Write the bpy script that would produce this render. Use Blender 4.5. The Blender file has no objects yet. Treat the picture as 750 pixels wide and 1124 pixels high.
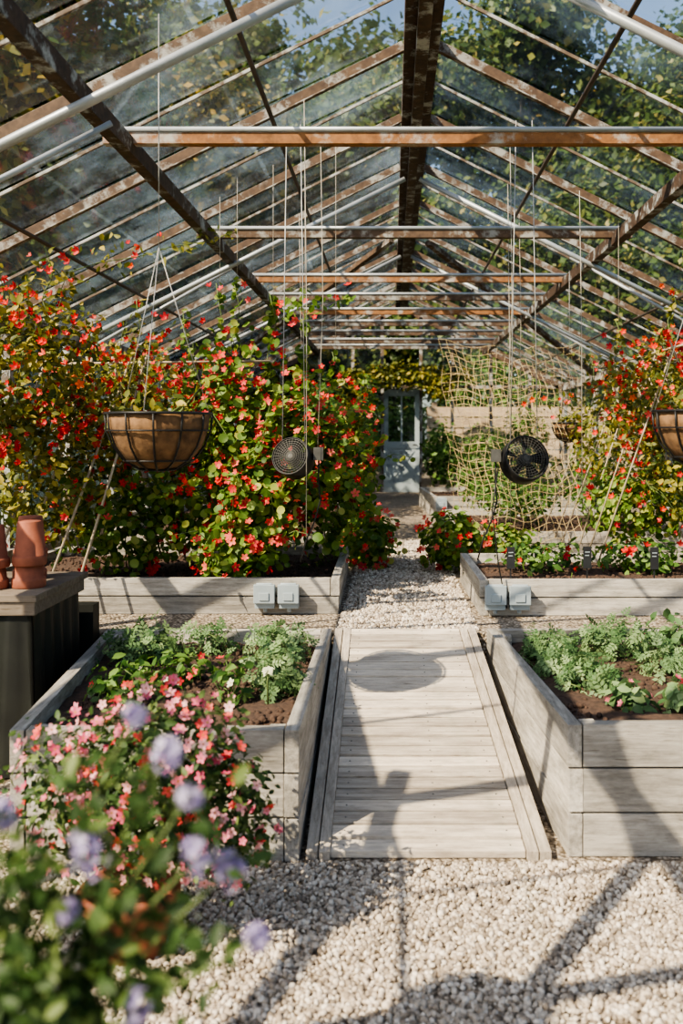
import bpy, math, random
import numpy as np
from mathutils import Vector, Matrix
random.seed(7); rng=np.random.default_rng(11)
scene=bpy.context.scene
COL=scene.collection
try: scene.view_settings.look='AgX - Medium High Contrast'
except Exception: pass

# ---------------------------------------------------------------- materials
def newmat(name):
    m=bpy.data.materials.new(name); m.use_nodes=True
    nt=m.node_tree; nt.nodes.clear()
    out=nt.nodes.new('ShaderNodeOutputMaterial')
    return m,nt,out
def ramp(nt,stops,fac):
    r=nt.nodes.new('ShaderNodeValToRGB'); cr=r.color_ramp
    while len(cr.elements)<len(stops): cr.elements.new(0.5)
    for e,(p,c) in zip(cr.elements,stops):
        e.position=p; e.color=(c[0],c[1],c[2],1)
    nt.links.new(fac,r.inputs['Fac']); return r.outputs['Color']
def attr(nt,n='rnd'):
    a=nt.nodes.new('ShaderNodeAttribute'); a.attribute_name=n; return a.outputs['Fac']
def coord(nt,scale=(1,1,1)):
    t=nt.nodes.new('ShaderNodeTexCoord'); mp=nt.nodes.new('ShaderNodeMapping')
    mp.inputs['Scale'].default_value=scale
    nt.links.new(t.outputs['Object'],mp.inputs['Vector']); return mp.outputs['Vector']
def noise(nt,vec,scale,detail=4,rough=.55):
    n=nt.nodes.new('ShaderNodeTexNoise'); n.inputs['Scale'].default_value=scale
    n.inputs['Detail'].default_value=detail; n.inputs['Roughness'].default_value=rough
    nt.links.new(vec,n.inputs['Vector']); return n.outputs['Fac']
def mixc(nt,f,a,b,mode='MIX'):
    m=nt.nodes.new('ShaderNodeMix'); m.data_type='RGBA'; m.blend_type=mode
    if isinstance(f,(int,float)): m.inputs[0].default_value=f
    else: nt.links.new(f,m.inputs[0])
    for i,c in ((6,a),(7,b)):
        if isinstance(c,tuple): m.inputs[i].default_value=(c[0],c[1],c[2],1)
        else: nt.links.new(c,m.inputs[i])
    return m.outputs[2]
def bump(nt,h,strength=.3,dist=.01):
    b=nt.nodes.new('ShaderNodeBump'); b.inputs['Strength'].default_value=strength
    b.inputs['Distance'].default_value=dist; nt.links.new(h,b.inputs['Height']); return b.outputs['Normal']
def princ(nt,out,color,rough=.6,metal=0,normal=None,spec=.4):
    p=nt.nodes.new('ShaderNodeBsdfPrincipled')
    if isinstance(color,tuple): p.inputs['Base Color'].default_value=(color[0],color[1],color[2],1)
    else: nt.links.new(color,p.inputs['Base Color'])
    p.inputs['Roughness'].default_value=rough; p.inputs['Metallic'].default_value=metal
    p.inputs['Specular IOR Level'].default_value=spec
    if normal is not None: nt.links.new(normal,p.inputs['Normal'])
    nt.links.new(p.outputs[0],out.inputs['Surface']); return p
def wood(name,dark,light,grain=(3,40,40),stain=(.12,.1,.08),stainamt=.5,lo=.45,rv=.45):
    m,nt,out=newmat(name)
    v=coord(nt,grain); n=noise(nt,v,1.5,6,.65)
    c=ramp(nt,[(.36,dark),(.62,light)],n)
    c=mixc(nt,rv,c,ramp(nt,[(0,tuple(x*.42 for x in light)),(1,tuple(min(1,x*1.2) for x in light))],attr(nt)),'MIX')
    v2=coord(nt,tuple(1+(g-2)*.06 for g in grain)); n2=noise(nt,v2,3.0,7,.75)
    st=ramp(nt,[(lo,(0,0,0)),(.70,(stainamt,)*3)],n2)
    c=mixc(nt,st,c,stain)
    n3=noise(nt,coord(nt,tuple(g*2.2 for g in grain)),2.2,3,.6)
    ck=ramp(nt,[(.30,(.55,.52,.48)),(.40,(1,1,1))],n3)
    c=mixc(nt,1.0,c,ck,'MULTIPLY')
    princ(nt,out,c,.8,0,bump(nt,n,.6,.005),.2); return m
def plain(name,c1,c2=None,rough=.6,metal=0,scale=8,bmp=.15):
    m,nt,out=newmat(name); c2=c2 or tuple(x*.7 for x in c1)
    n=noise(nt,coord(nt),scale,5,.6)
    princ(nt,out,ramp(nt,[(.3,c2),(.7,c1)],n),rough,metal,bump(nt,n,bmp,.005)); return m
def leafmat(name,stops,trans=.35,rough=.5):
    m,nt,out=newmat(name)
    c=ramp(nt,stops,attr(nt))
    p=nt.nodes.new('ShaderNodeBsdfPrincipled'); nt.links.new(c,p.inputs['Base Color'])
    p.inputs['Roughness'].default_value=rough; p.inputs['Specular IOR Level'].default_value=.3
    t=nt.nodes.new('ShaderNodeBsdfTranslucent'); nt.links.new(c,t.inputs['Color'])
    mx=nt.nodes.new('ShaderNodeMixShader'); mx.inputs[0].default_value=trans
    nt.links.new(p.outputs[0],mx.inputs[1]); nt.links.new(t.outputs[0],mx.inputs[2])
    nt.links.new(mx.outputs[0],out.inputs['Surface']); return m
def peel(name,base,basel,paint,thr=.55,sc=5):
    m,nt,out=newmat(name)
    n=noise(nt,coord(nt,(1,1,1)),sc,7,.7); n2=noise(nt,coord(nt,(1,1,1)),22,4,.6)
    c=ramp(nt,[(.3,base),(.7,basel)],n2)
    f=ramp(nt,[(thr-.05,(0,0,0)),(thr+.05,(1,1,1))],n)
    c=mixc(nt,f,c,paint)
    princ(nt,out,c,.7,0,bump(nt,n,.3,.005),.3); return m

M_bedx=wood('weathered_bed_wood_x',(.22,.20,.17),(.55,.515,.455),(2.5,35,35),(.12,.112,.095),.78,.42)
M_bedy=wood('weathered_bed_wood_y',(.22,.20,.17),(.55,.515,.455),(35,2.5,35),(.12,.112,.095),.78,.42)
M_deckx=wood('deck_plank_wood',(.30,.25,.20),(.70,.62,.51),(2.5,60,30),(.15,.12,.095),.65,.43,.55)
M_decky=wood('deck_rail_wood',(.28,.24,.19),(.58,.51,.42),(60,2.5,30),(.15,.12,.09),.6)
M_old=wood('bench_wood',(.09,.07,.05),(.22,.18,.14),(3,30,30))
M_fence=wood('fence_wood',(.36,.26,.17),(.60,.46,.32),(3,30,30),stainamt=.3)
M_frame=peel('peeling_roof_wood',(.052,.032,.022),(.125,.078,.048),(.30,.295,.275),.56,7)
M_dark=peel('dark_roof_wood',(.03,.022,.018),(.085,.052,.034),(.36,.38,.38),.58,6)
M_tie=peel('tie_beam_wood',(.16,.07,.028),(.33,.155,.06),(.38,.36,.33),.57,4)
M_white=peel('flaking_white_paint',(.085,.058,.04),(.155,.115,.082),(.38,.385,.375),.515,6)
M_pipe=plain('galvanised_pipe',(.44,.47,.50),(.28,.30,.32),.4,.3,6)
M_rod=plain('rusty_rod',(.08,.065,.055),(.04,.03,.028),.6,.2)
M_black=plain('black_metal',(.022,.022,.024),(.012,.012,.012),.45,.3)
M_mesh=plain('fan_grille_metal',(.12,.12,.115),(.06,.06,.055),.5,.3)
M_shade=plain('shade_black',(.012,.014,.011),(.006,.007,.006),.6)  # near-black colour standing for shade below the bench and in board gaps
M_coco=plain('coconut_liner',(.25,.14,.065),(.075,.042,.022),.95,0,18,.9)
M_terra=plain('terracotta',(.38,.12,.065),(.18,.06,.036),.8,0,10)
M_box=plain('grey_plastic',(.33,.39,.42),(.27,.32,.35),.45,0,5,.05)
M_door=peel('blue_grey_door_paint',(.15,.185,.20),(.24,.28,.30),(.33,.39,.41),.45,5)
M_rope=plain('pale_cord',(.5,.47,.4),(.34,.3,.24),.9)
M_net=plain('jute_netting_fibre',(.60,.46,.25),(.42,.31,.16),.9)
M_cane=plain('bamboo_cane',(.45,.38,.27),(.27,.21,.14),.7)
M_wire=plain('galvanised_wire',(.5,.5,.48),(.3,.3,.3),.5,.4)
M_soil=plain('soil',(.095,.056,.038),(.035,.022,.016),.95,0,40,1.0)
M_stem=plain('plant_stem',(.14,.2,.06),(.09,.12,.04),.7)
M_label=plain('slate_label',(.02,.022,.025),(.012,.012,.014),.5)
M_bark=plain('bark',(.14,.11,.08),(.05,.04,.03),.95,0,9,.8)
M_brick=plain('base_wall_plaster',(.25,.22,.18),(.15,.13,.10),.9)

def gravel(name):
    m,nt,out=newmat(name); v=coord(nt)
    vo=nt.nodes.new('ShaderNodeTexVoronoi'); vo.inputs['Scale'].default_value=60
    nt.links.new(v,vo.inputs['Vector'])
    sep=nt.nodes.new('ShaderNodeSeparateColor'); nt.links.new(vo.outputs['Color'],sep.inputs[0])
    c=ramp(nt,[(0,(.24,.19,.14)),(.5,(.44,.365,.28)),(1,(.64,.55,.44))],sep.outputs[0])
    d=ramp(nt,[(.25,(1,1,1)),(.75,(.3,.28,.25))],vo.outputs['Distance'])
    c=mixc(nt,1.0,c,d,'MULTIPLY')
    b=nt.nodes.new('ShaderNodeBump'); b.invert=True; b.inputs['Strength'].default_value=1; b.inputs['Distance'].default_value=.012
    nt.links.new(vo.outputs['Distance'],b.inputs['Height'])
    princ(nt,out,c,.9,0,b.outputs['Normal'],.2); return m
M_gravel=gravel('gravel_bed')
def pebm():
    m,nt,out=newmat('pebble_stone')
    c=ramp(nt,[(0,(.18,.145,.11)),(.25,(.37,.305,.235)),(.7,(.55,.475,.385)),(1,(.77,.70,.60))],attr(nt))
    princ(nt,out,c,.85,0,None,.2); return m
M_peb=pebm()
def grass():
    m,nt,out=newmat('grass_ground'); n=noise(nt,coord(nt),1.5,8,.7)
    princ(nt,out,ramp(nt,[(.3,(.03,.05,.012)),(.7,(.10,.14,.04))],n),.95,0,bump(nt,n,.6,.05)); return m
M_grass=grass()
def glassm():
    m,nt,out=newmat('dusty_glare_glass')
    tr=nt.nodes.new('ShaderNodeBsdfTransparent'); tr.inputs['Color'].default_value=(.94,.97,.955,1)
    gl=nt.nodes.new('ShaderNodeBsdfGlossy'); gl.inputs['Roughness'].default_value=.12; gl.inputs['Color'].default_value=(.85,.93,1,1)
    df=nt.nodes.new('ShaderNodeBsdfTranslucent'); df.inputs['Color'].default_value=(.55,.78,1.0,1)  # bluish translucent patches paint in sky glare along with the dust
    df2=nt.nodes.new('ShaderNodeBsdfDiffuse'); df2.inputs['Color'].default_value=(.5,.65,.75,1)
    n=noise(nt,coord(nt,(.8,.8,.8)),.7,9,.75)
    mr=nt.nodes.new('ShaderNodeMapRange'); mr.inputs['From Min'].default_value=.46; mr.inputs['From Max'].default_value=.68
    mr.inputs['To Min'].default_value=.012; mr.inputs['To Max'].default_value=.17
    nt.links.new(n,mr.inputs['Value'])
    ad=nt.nodes.new('ShaderNodeMixShader'); ad.inputs[0].default_value=.3
    nt.links.new(df.outputs[0],ad.inputs[1]); nt.links.new(df2.outputs[0],ad.inputs[2])
    m1=nt.nodes.new('ShaderNodeMixShader'); nt.links.new(mr.outputs[0],m1.inputs[0])
    nt.links.new(tr.outputs[0],m1.inputs[1]); nt.links.new(ad.outputs[0],m1.inputs[2])
    fr=nt.nodes.new('ShaderNodeFresnel'); fr.inputs['IOR'].default_value=1.3
    mm=nt.nodes.new('ShaderNodeMath'); mm.operation='MULTIPLY'; mm.inputs[1].default_value=.13; nt.links.new(fr.outputs[0],mm.inputs[0])
    m2=nt.nodes.new('ShaderNodeMixShader'); nt.links.new(mm.outputs[0],m2.inputs[0])
    nt.links.new(m1.outputs[0],m2.inputs[1]); nt.links.new(gl.outputs[0],m2.inputs[2])
    nt.links.new(m2.outputs[0],out.inputs['Surface']); return m
M_glass=glassm()

L_nast=leafmat('nasturtium_leaf',[(0,(.05,.11,.015)),(.5,(.14,.24,.035)),(.85,(.29,.38,.07)),(1,(.46,.46,.11))],.42)
L_yel=leafmat('olive_vine_leaf',[(0,(.05,.08,.015)),(.5,(.17,.18,.03)),(.85,(.35,.31,.05)),(1,(.50,.40,.08))],.42)
L_green=leafmat('herb_leaf',[(0,(.03,.08,.015)),(.6,(.09,.18,.035)),(1,(.2,.31,.07))])
L_bush=leafmat('bush_leaf',[(0,(.022,.05,.012)),(.6,(.06,.115,.03)),(1,(.17,.23,.065))])
L_pale=leafmat('pale_herb_leaf',[(0,(.06,.13,.045)),(.6,(.15,.25,.10)),(1,(.30,.41,.19))])
L_tree=leafmat('tree_leaf',[(0,(.03,.055,.012)),(.6,(.07,.12,.025)),(.9,(.15,.18,.04)),(1,(.28,.24,.06))],.38)
L_treey=leafmat('autumn_tree_leaf',[(0,(.06,.08,.014)),(.5,(.16,.16,.03)),(.85,(.34,.26,.04)),(1,(.5,.33,.06))],.38)
F_red=leafmat('red_petal',[(0,(.42,.008,.01)),(.6,(.72,.02,.018)),(1,(.88,.07,.035))],.35)
F_coral=leafmat('coral_petal',[(0,(.62,.03,.045)),(.6,(.82,.08,.085)),(1,(.92,.19,.14))],.35)
F_orange=leafmat('orange_petal',[(0,(.62,.03,.008)),(.6,(.85,.075,.018)),(1,(.92,.20,.03))],.35)
F_pink=leafmat('pink_petal',[(0,(.66,.08,.17)),(.5,(.80,.22,.32)),(1,(.92,.56,.56))],.3)
F_purple=leafmat('mauve_petal',[(0,(.32,.26,.48)),(.6,(.48,.41,.64)),(1,(.68,.63,.79))],.4)
F_white=leafmat('cream_petal',[(0,(.7,.75,.5)),(1,(.85,.85,.65))],.3)
F_eye=plain('flower_eye',(.55,.35,.03),(.3,.02,.02),.7)

# ---------------------------------------------------------------- mesh builder
class MB:
    def __init__(s): s.v=[];s.f=[];s.m=[];s.r=[];s.sm=[];s.mats=[]
    def mi(s,mat):
        if mat not in s.mats: s.mats.append(mat)
        return s.mats.index(mat)
    def add(s,vs,fs,mat,smooth=False,r=None):
        o=len(s.v); s.v+= [tuple(v) for v in vs]; k=s.mi(mat)
        if r is None: r=random.random()
        for f in fs: s.f.append(tuple(i+o for i in f)); s.m.append(k); s.r.append(r); s.sm.append(smooth)
    def hexa(s,p,mat):
        s.add(p,[(0,3,2,1),(4,5,6,7),(0,1,5,4),(1,2,6,5),(2,3,7,6),(3,0,4,7)],mat)
    def box(s,x0,x1,y0,y1,z0,z1,mat):
        s.hexa([(x0,y0,z0),(x1,y0,z0),(x1,y1,z0),(x0,y1,z0),(x0,y0,z1),(x1,y0,z1),(x1,y1,z1),(x0,y1,z1)],mat)
    def beam(s,p0,p1,w,h,mat,up=(0,0,1)):
        p0=Vector(p0);p1=Vector(p1);d=(p1-p0).normalized();u=Vector(up)
        sd=d.cross(u)
        if sd.length<1e-3: sd=d.cross(Vector((0,1,0)))
        sd.normalize(); u=sd.cross(d).normalized(); a=sd*w/2; b=u*h/2
        s.hexa([p0-a-b,p0+a-b,p1+a-b,p1-a-b,p0-a+b,p0+a+b,p1+a+b,p1-a+b],mat)
    def tube(s,pts,r,mat,n=6,caps=True,closed=False):
        pts=[Vector(p) for p in pts]; N=len(pts); vs=[];fs=[]
        rr=r if isinstance(r,(list,tuple)) else [r]*N
        ref=None
        for i,p in enumerate(pts):
            if closed: t=pts[(i+1)%N]-pts[i-1]
            else: t=pts[min(i+1,N-1)]-pts[max(i-1,0)]
            t.normalize()
            if ref is None:
                ref=Vector((0,0,1)) if abs(t.z)<.9 else Vector((1,0,0))
            a=ref-t*ref.dot(t)
            if a.length<1e-4: a=t.orthogonal()
            a.normalize(); ref=a; b=t.cross(a)
            for k in range(n):
                an=2*math.pi*k/n; vs.append(p+a*math.cos(an)*rr[i]+b*math.sin(an)*rr[i])
        for i in range(N if closed else N-1):
            j=(i+1)%N
            for k in range(n):
                k2=(k+1)%n; fs.append((i*n+k,i*n+k2,j*n+k2,j*n+k))
        if caps and not closed:
            fs.append(tuple(range(n-1,-1,-1))); fs.append(tuple((N-1)*n+k for k in range(n)))
        s.add(vs,fs,mat,True)
    def ring(s,c,R,r,mat,axis='z',n=32,seg=6,M=None):
        pts=[]
        for i in range(n):
            a=2*math.pi*i/n; p=Vector((R*math.cos(a),R*math.sin(a),0))
            if M is not None: p=M@p
            pts.append(Vector(c)+p)
        s.tube(pts,r,mat,seg,closed=True)
    def lathe(s,c,prof,mat,n=28,M=None):
        vs=[];fs=[]
        for (r,z) in prof:
            for k in range(n):
                a=2*math.pi*k/n; p=Vector((r*math.cos(a),r*math.sin(a),z))
                if M is not None: p=M@p
                vs.append(Vector(c)+p)
        for i in range(len(prof)-1):
            for k in range(n):
                k2=(k+1)%n; fs.append((i*n+k,i*n+k2,(i+1)*n+k2,(i+1)*n+k))
        s.add(vs,fs,mat,True)
    def obj(s,name,parent=None,bevel=0):
        me=bpy.data.meshes.new(name); me.from_pydata(s.v,[],s.f); me.update()
        for m in s.mats: me.materials.append(m)
        me.polygons.foreach_set('material_index',s.m); me.polygons.foreach_set('use_smooth',s.sm)
        a=me.attributes.new('rnd','FLOAT','FACE'); a.data.foreach_set('value',s.r)
        o=bpy.data.objects.new(name,me); COL.objects.link(o)
        if parent: o.parent=parent
        if bevel:
            b=o.modifiers.new('bevel','BEVEL'); b.width=bevel; b.segments=2; b.limit_method='ANGLE'
        return o
def empty(name,loc=(0,0,0)):
    e=bpy.data.objects.new(name,None); e.location=(0,0,0); e.empty_display_size=.1; COL.objects.link(e); return e

XR,ZR=.17,3.82; EL,ER=XR-2.9,XR+2.9
def zr(x): return ZR-.5*abs(x-XR)
# ------------------------------------------------ scatter
def norm(a): return a/np.maximum(np.linalg.norm(a,axis=1,keepdims=True),1e-9)
def T(verts,faces,fm=None): return (np.array(verts,float),faces,fm or [0]*len(faces))
_r=[(math.cos(2*math.pi*k/9),math.sin(2*math.pi*k/9)) for k in range(9)]
T_round=T([(0,0,-.12)]+[(c*.5*(1+.06*(k%2)),s*.5,.03*((k%3)-1)) for k,(c,s) in enumerate(_r)],[(0,1+k,1+(k+1)%9) for k in range(9)])
T_oval=T([(0,0,0),(-.26,.35,.08),(0,.4,0),(.26,.35,.08),(-.2,.7,.03),(0,.72,-.03),(.2,.7,.03),(0,1,-.1)],
         [(0,2,1),(0,3,2),(1,2,5,4),(2,3,6,5),(4,5,7),(5,6,7)])
T_tree=T([(0,0,0),(-.35,.5,.06),(0,1,0),(.35,.5,.06)],[(0,3,2),(0,2,1)])
def feather():
    v=[];f=[]
    def lf(bx,by,ang,L):
        o=len(v);c,s=math.cos(ang),math.sin(ang)
        for x,y,z in ((0,0,0),(-.27,.5,.04),(0,1,-.02),(.27,.5,.04)):
            x*=L;y*=L; v.append((bx+x*c-y*s,by+x*s+y*c,z*L+by*by*-.15))
        f.append((o,o+3,o+2,o+1))
    for t in (.15,.38,.62):
        L=.42*(1-.4*t)
        lf(0,t,1.0,L); lf(0,t,-1.0,L)
    lf(0,.72,0,.36)
    o=len(v); v.extend([(-.012,0,0),(.012,0,0),(.008,.85,-.1),(-.008,.85,-.1)]); f.append((o,o+1,o+2,o+3))
    return T(v,f)
T_feather=feather()
def flower(p=5,cup=.18,w=.42):
    v=[(0,0,0)];f=[];fm=[]
    for k in range(p):
        a=2*math.pi*k/p; 
        def q(r,da,z): return (r*math.cos(a+da),r*math.sin(a+da),z)
        o=len(v); v.extend([q(.3,-w,cup*.5),q(.5,-w*.55,cup*1.1),q(.54,w*.2,cup),q(.33,w*1.1,cup*.6)])
        f.append((0,o,o+1,o+2,o+3)); fm.append(0)
    o=len(v); v.extend([(.1*math.cos(2*math.pi*k/6),.1*math.sin(2*math.pi*k/6),.05) for k in range(6)])
    f.append(tuple(range(o,o+6))); fm.append(1)
    return T(v,f,fm)
T_flower=flower(5,.16,.56)
T_trump=flower(5,.5,.58)
def ico():
    t=(1+5**.5)/2
    v=[(-1,t,0),(1,t,0),(-1,-t,0),(1,-t,0),(0,-1,t),(0,1,t),(0,-1,-t),(0,1,-t),(t,0,-1),(t,0,1),(-t,0,-1),(-t,0,1)]
    v=[tuple(c/1.902 for c in p) for p in v]
    f=[(0,11,5),(0,5,1),(0,1,7),(0,7,10),(0,10,11),(1,5,9),(5,11,4),(11,10,2),(10,7,6),(7,1,8),(3,9,4),(3,4,2),(3,2,6),(3,6,8),(3,8,9),(4,9,5),(2,4,11),(6,2,10),(8,6,7),(9,8,1)]
    return T(v,f)
T_ico=ico()
def scat(name,specs,parent=None,extra=None,smooth=False):
    V=[];LI=[];LS=[];MI=[];R=[];mats=[];vo=0
    for sp in specs:
        tv,tf,fm=sp[0];P=np.asarray(sp[1]);Nn=norm(np.asarray(sp[2],float));S=np.asarray(sp[3]);ms=sp[4]
        n=len(P)
        if n==0: continue
        base=len(mats); mats+=ms
        rv=norm(rng.normal(size=(n,3))); tx=norm(np.cross(rv,Nn)); ty=np.cross(Nn,tx)
        tvv=tv[None,:,:]*np.ones((n,1,1))
        if len(sp)>5: tvv=tvv*rng.uniform(sp[5][0],sp[5][1],size=(n,1,3))
        X=(tvv[:,:,0:1]*tx[:,None,:]+tvv[:,:,1:2]*ty[:,None,:]+tvv[:,:,2:3]*Nn[:,None,:])*S[:,None,None]+P[:,None,:]
        V.append(X.reshape(-1,3)); nv=len(tv)
        flat=np.array([i for f in tf for i in f]); sizes=np.array([len(f) for f in tf])
        LI.append((flat[None,:]+(np.arange(n)*nv)[:,None]).ravel()+vo); LS.append(np.tile(sizes,n))
        MI.append(np.tile(np.array(fm)+base,n)); R.append(np.repeat(rng.random(n),len(tf)))
        vo+=n*nv
    V=np.concatenate(V);LI=np.concatenate(LI);LS=np.concatenate(LS);MI=np.concatenate(MI);R=np.concatenate(R)
    if extra is not None:
        ev=np.array(extra.v,float); off=len(V); V=np.concatenate([V,ev])
        LI=np.concatenate([LI,np.array([i+off for f in extra.f for i in f])]); LS=np.concatenate([LS,np.array([len(f) for f in extra.f])])
        MI=np.concatenate([MI,np.array(extra.m)+len(mats)]); R=np.concatenate([R,np.array(extra.r)]); mats=mats+extra.mats
    me=bpy.data.meshes.new(name)
    me.vertices.add(len(V)); me.vertices.foreach_set('co',V.astype(np.float32).ravel())
    me.loops.add(len(LI)); me.loops.foreach_set('vertex_index',LI.astype(np.int32))
    st=np.concatenate([[0],np.cumsum(LS)[:-1]]).astype(np.int32)
    me.polygons.add(len(LS)); me.polygons.foreach_set('loop_start',st)
    me.polygons.foreach_set('loop_total',LS.astype(np.int32))
    for m in mats: me.materials.append(m)
    me.polygons.foreach_set('material_index',MI.astype(np.int32))
    if smooth: me.polygons.foreach_set('use_smooth',np.ones(len(LS),bool))
    a=me.attributes.new('rnd','FLOAT','FACE'); a.data.foreach_set('value',R.astype(np.float32))
    me.update(calc_edges=True)
    o=bpy.data.objects.new(name,me); COL.objects.link(o)
    if parent: o.parent=parent
    return o
def blob(c,r,n,shell=.45,lump=.3,up=.45,front=0.0):
    d=norm(rng.normal(size=(n,3)))
    ph=rng.uniform(0,6,3); k=rng.uniform(2.5,5,3)
    rad=(shell+(1-shell)*rng.random(n)**.7)*(1+lump*np.sin(k[0]*d[:,0]*2+ph[0])*np.cos(k[1]*d[:,2]*2+ph[1])+lump*.6*rng.normal(size=n)*.5)
    P=np.array(c)+d*rad[:,None]*np.array(r)
    N=d*.6+np.array([-.15,-.15-front,up])+rng.normal(size=(n,3))*.45
    return P,N
def inside(P):
    x=P[:,0]; return (x>EL+.08)&(x<ER-.08)&(P[:,2]<ZR-.5*np.abs(x-XR)-.12)&(P[:,1]<16.35)
def plant(name,blobs,leafT,leafM,lsize,fl=None,parent=None,extra=None,zmin=None,out=False,sprays=0,vines=()):
    Ps=[];Ns=[];FP=[];FN=[]
    mb=extra or MB()
    for b in blobs:
        c,r,n,nf=b
        P,N=blob(c,r,n); Ps.append(P);Ns.append(N)
        if nf:
            d=norm(rng.normal(size=(nf*2,3))+np.array([-.1,-.6,.25]))[:nf]
            cl=norm(rng.normal(size=(max(3,nf//6),3))+np.array([-.1,-.6,.25]))
            ii=rng.integers(0,len(cl),nf); cm=rng.random(nf)<.5
            d[cm]=norm(cl[ii[cm]]+rng.normal(size=(cm.sum(),3))*.16)
            P=np.array(c)+d*np.array(r)*rng.uniform(.9,1.18,size=(nf,1)); FP.append(P)
            FN.append(d*.5+np.array([-.25,-.6,.3])+rng.normal(size=(nf,3))*.5)
        for k in range(max(4,n//120)):
            a=Vector(c)+Vector((random.uniform(-.35,.35)*r[0],random.uniform(-.35,.35)*r[1],-r[2]*.95))
            dd=norm(rng.normal(size=(1,3)))[0]; e=Vector(c)+Vector([dd[i]*r[i]*1.0 for i in range(3)])
            mid=(a+e)/2+Vector((random.uniform(-.08,.08),random.uniform(-.08,.08),random.uniform(0,.1)))
            mb.tube([a,mid,e],[.005,.004,.002],M_stem,4)
        for k in range(sprays):
            dd=norm(np.array([[rng.normal(),rng.normal()*.7-.2,abs(rng.normal())+.35]]))[0]
            s0=np.array(c)+dd*np.array(r)*.85; L=rng.uniform(.15,.5)
            tip=s0+dd*L+np.array([rng.uniform(-.08,.08),0,-.05]); m=(s0+tip)/2+np.array([0,0,.06])
            if not inside(tip[None,:])[0]: continue
            mb.tube([s0,m,tip],[.003,.0025,.0015],M_stem,4)
            t=rng.random(14)[:,None]; P=(1-t)**2*s0+2*t*(1-t)*m+t*t*tip+rng.normal(size=(14,3))*.025
            Ps.append(P); Ns.append(rng.normal(size=(14,3))*.6+np.array([-.1,-.2,.5]))
            if nf: FP.append(P[:3]+rng.normal(size=(3,3))*.02); FN.append(rng.normal(size=(3,3))*.4+np.array([-.2,-.7,.3]))
    for (p0,p1,nl,nf2) in vines:   # twining shoots on cords
        p0=np.array(p0);p1=np.array(p1); t=np.linspace(0,1,14)[:,None]
        Q=p0+(p1-p0)*t+np.concatenate([.025*np.sin(t*17),.025*np.cos(t*17),0*t],1)
        mb.tube([tuple(q) for q in Q],.003,M_stem,4)
        u=rng.random(nl)[:,None]**1.35; P=p0+(p1-p0)*u+rng.normal(size=(nl,3))*(.075*(1.1-u)); Ps.append(P)
        Ns.append(rng.normal(size=(nl,3))*.6+np.array([-.1,-.3,.5]))
        u=rng.random(nf2)[:,None]**1.3; FP.append(p0+(p1-p0)*u+rng.normal(size=(nf2,3))*.07+np.array([0,-.03,0])); FN.append(rng.normal(size=(nf2,3))*.4+np.array([-.2,-.7,.3]))
    P=np.concatenate(Ps);N=np.concatenate(Ns)
    def flt(P,N):
        k=np.ones(len(P),bool)
        if zmin is not None: k&=P[:,2]>zmin
        if not out: k&=inside(P)
        return P[k],N[k]
    P,N=flt(P,N)
    S=rng.uniform(lsize[0],lsize[1],len(P))
    specs=[(leafT,P,N,S,[leafM])]
    if FP:
        P,N=flt(np.concatenate(FP),np.concatenate(FN))
        nm=len(fl['mats']); idx=rng.integers(0,nm,len(P))
        for i,mm in enumerate(fl['mats']):
            s=idx==i; specs.append((fl.get('T',T_flower),P[s],N[s],rng.uniform(fl['s'][0],fl['s'][1],s.sum()),[mm,F_eye]))
    return scat(name,specs,parent,mb if mb.v else None)

# ---------------------------------------------------------------- ground
UP=.43
g=MB(); g.box(-45,45,-30,60,-.4,-.03,M_grass); g.obj('ground')
g=MB(); g.box(-2.66,3.0,-4,4.87,-.03,0,M_gravel); lower=g.obj('floor')
g=MB(); g.box(-2.66,3.0,4.88,16.4,0,UP,M_gravel); g.obj('gravel_terrace')
def pebbles(name,x0,x1,y0,y1,z,n,r):
    P=np.stack([rng.uniform(x0,x1,n),rng.uniform(y0,y1,n),z+rng.uniform(-.002,.007,n)],1)
    N=np.array([0,0,1.])+rng.normal(size=(n,3))*.45
    return scat(name,[(T_ico,P,N,rng.uniform(r*.5,r*1.5,n),[M_peb],(.5,1.25))],smooth=True)
pebbles('gravel_pebbles',-1.7,1.7,1.9,3.17,.002,44000,.0080)
pebbles('gravel_pebbles',-.29,.47,4.9,9.0,UP+.002,16000,.0095)

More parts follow.
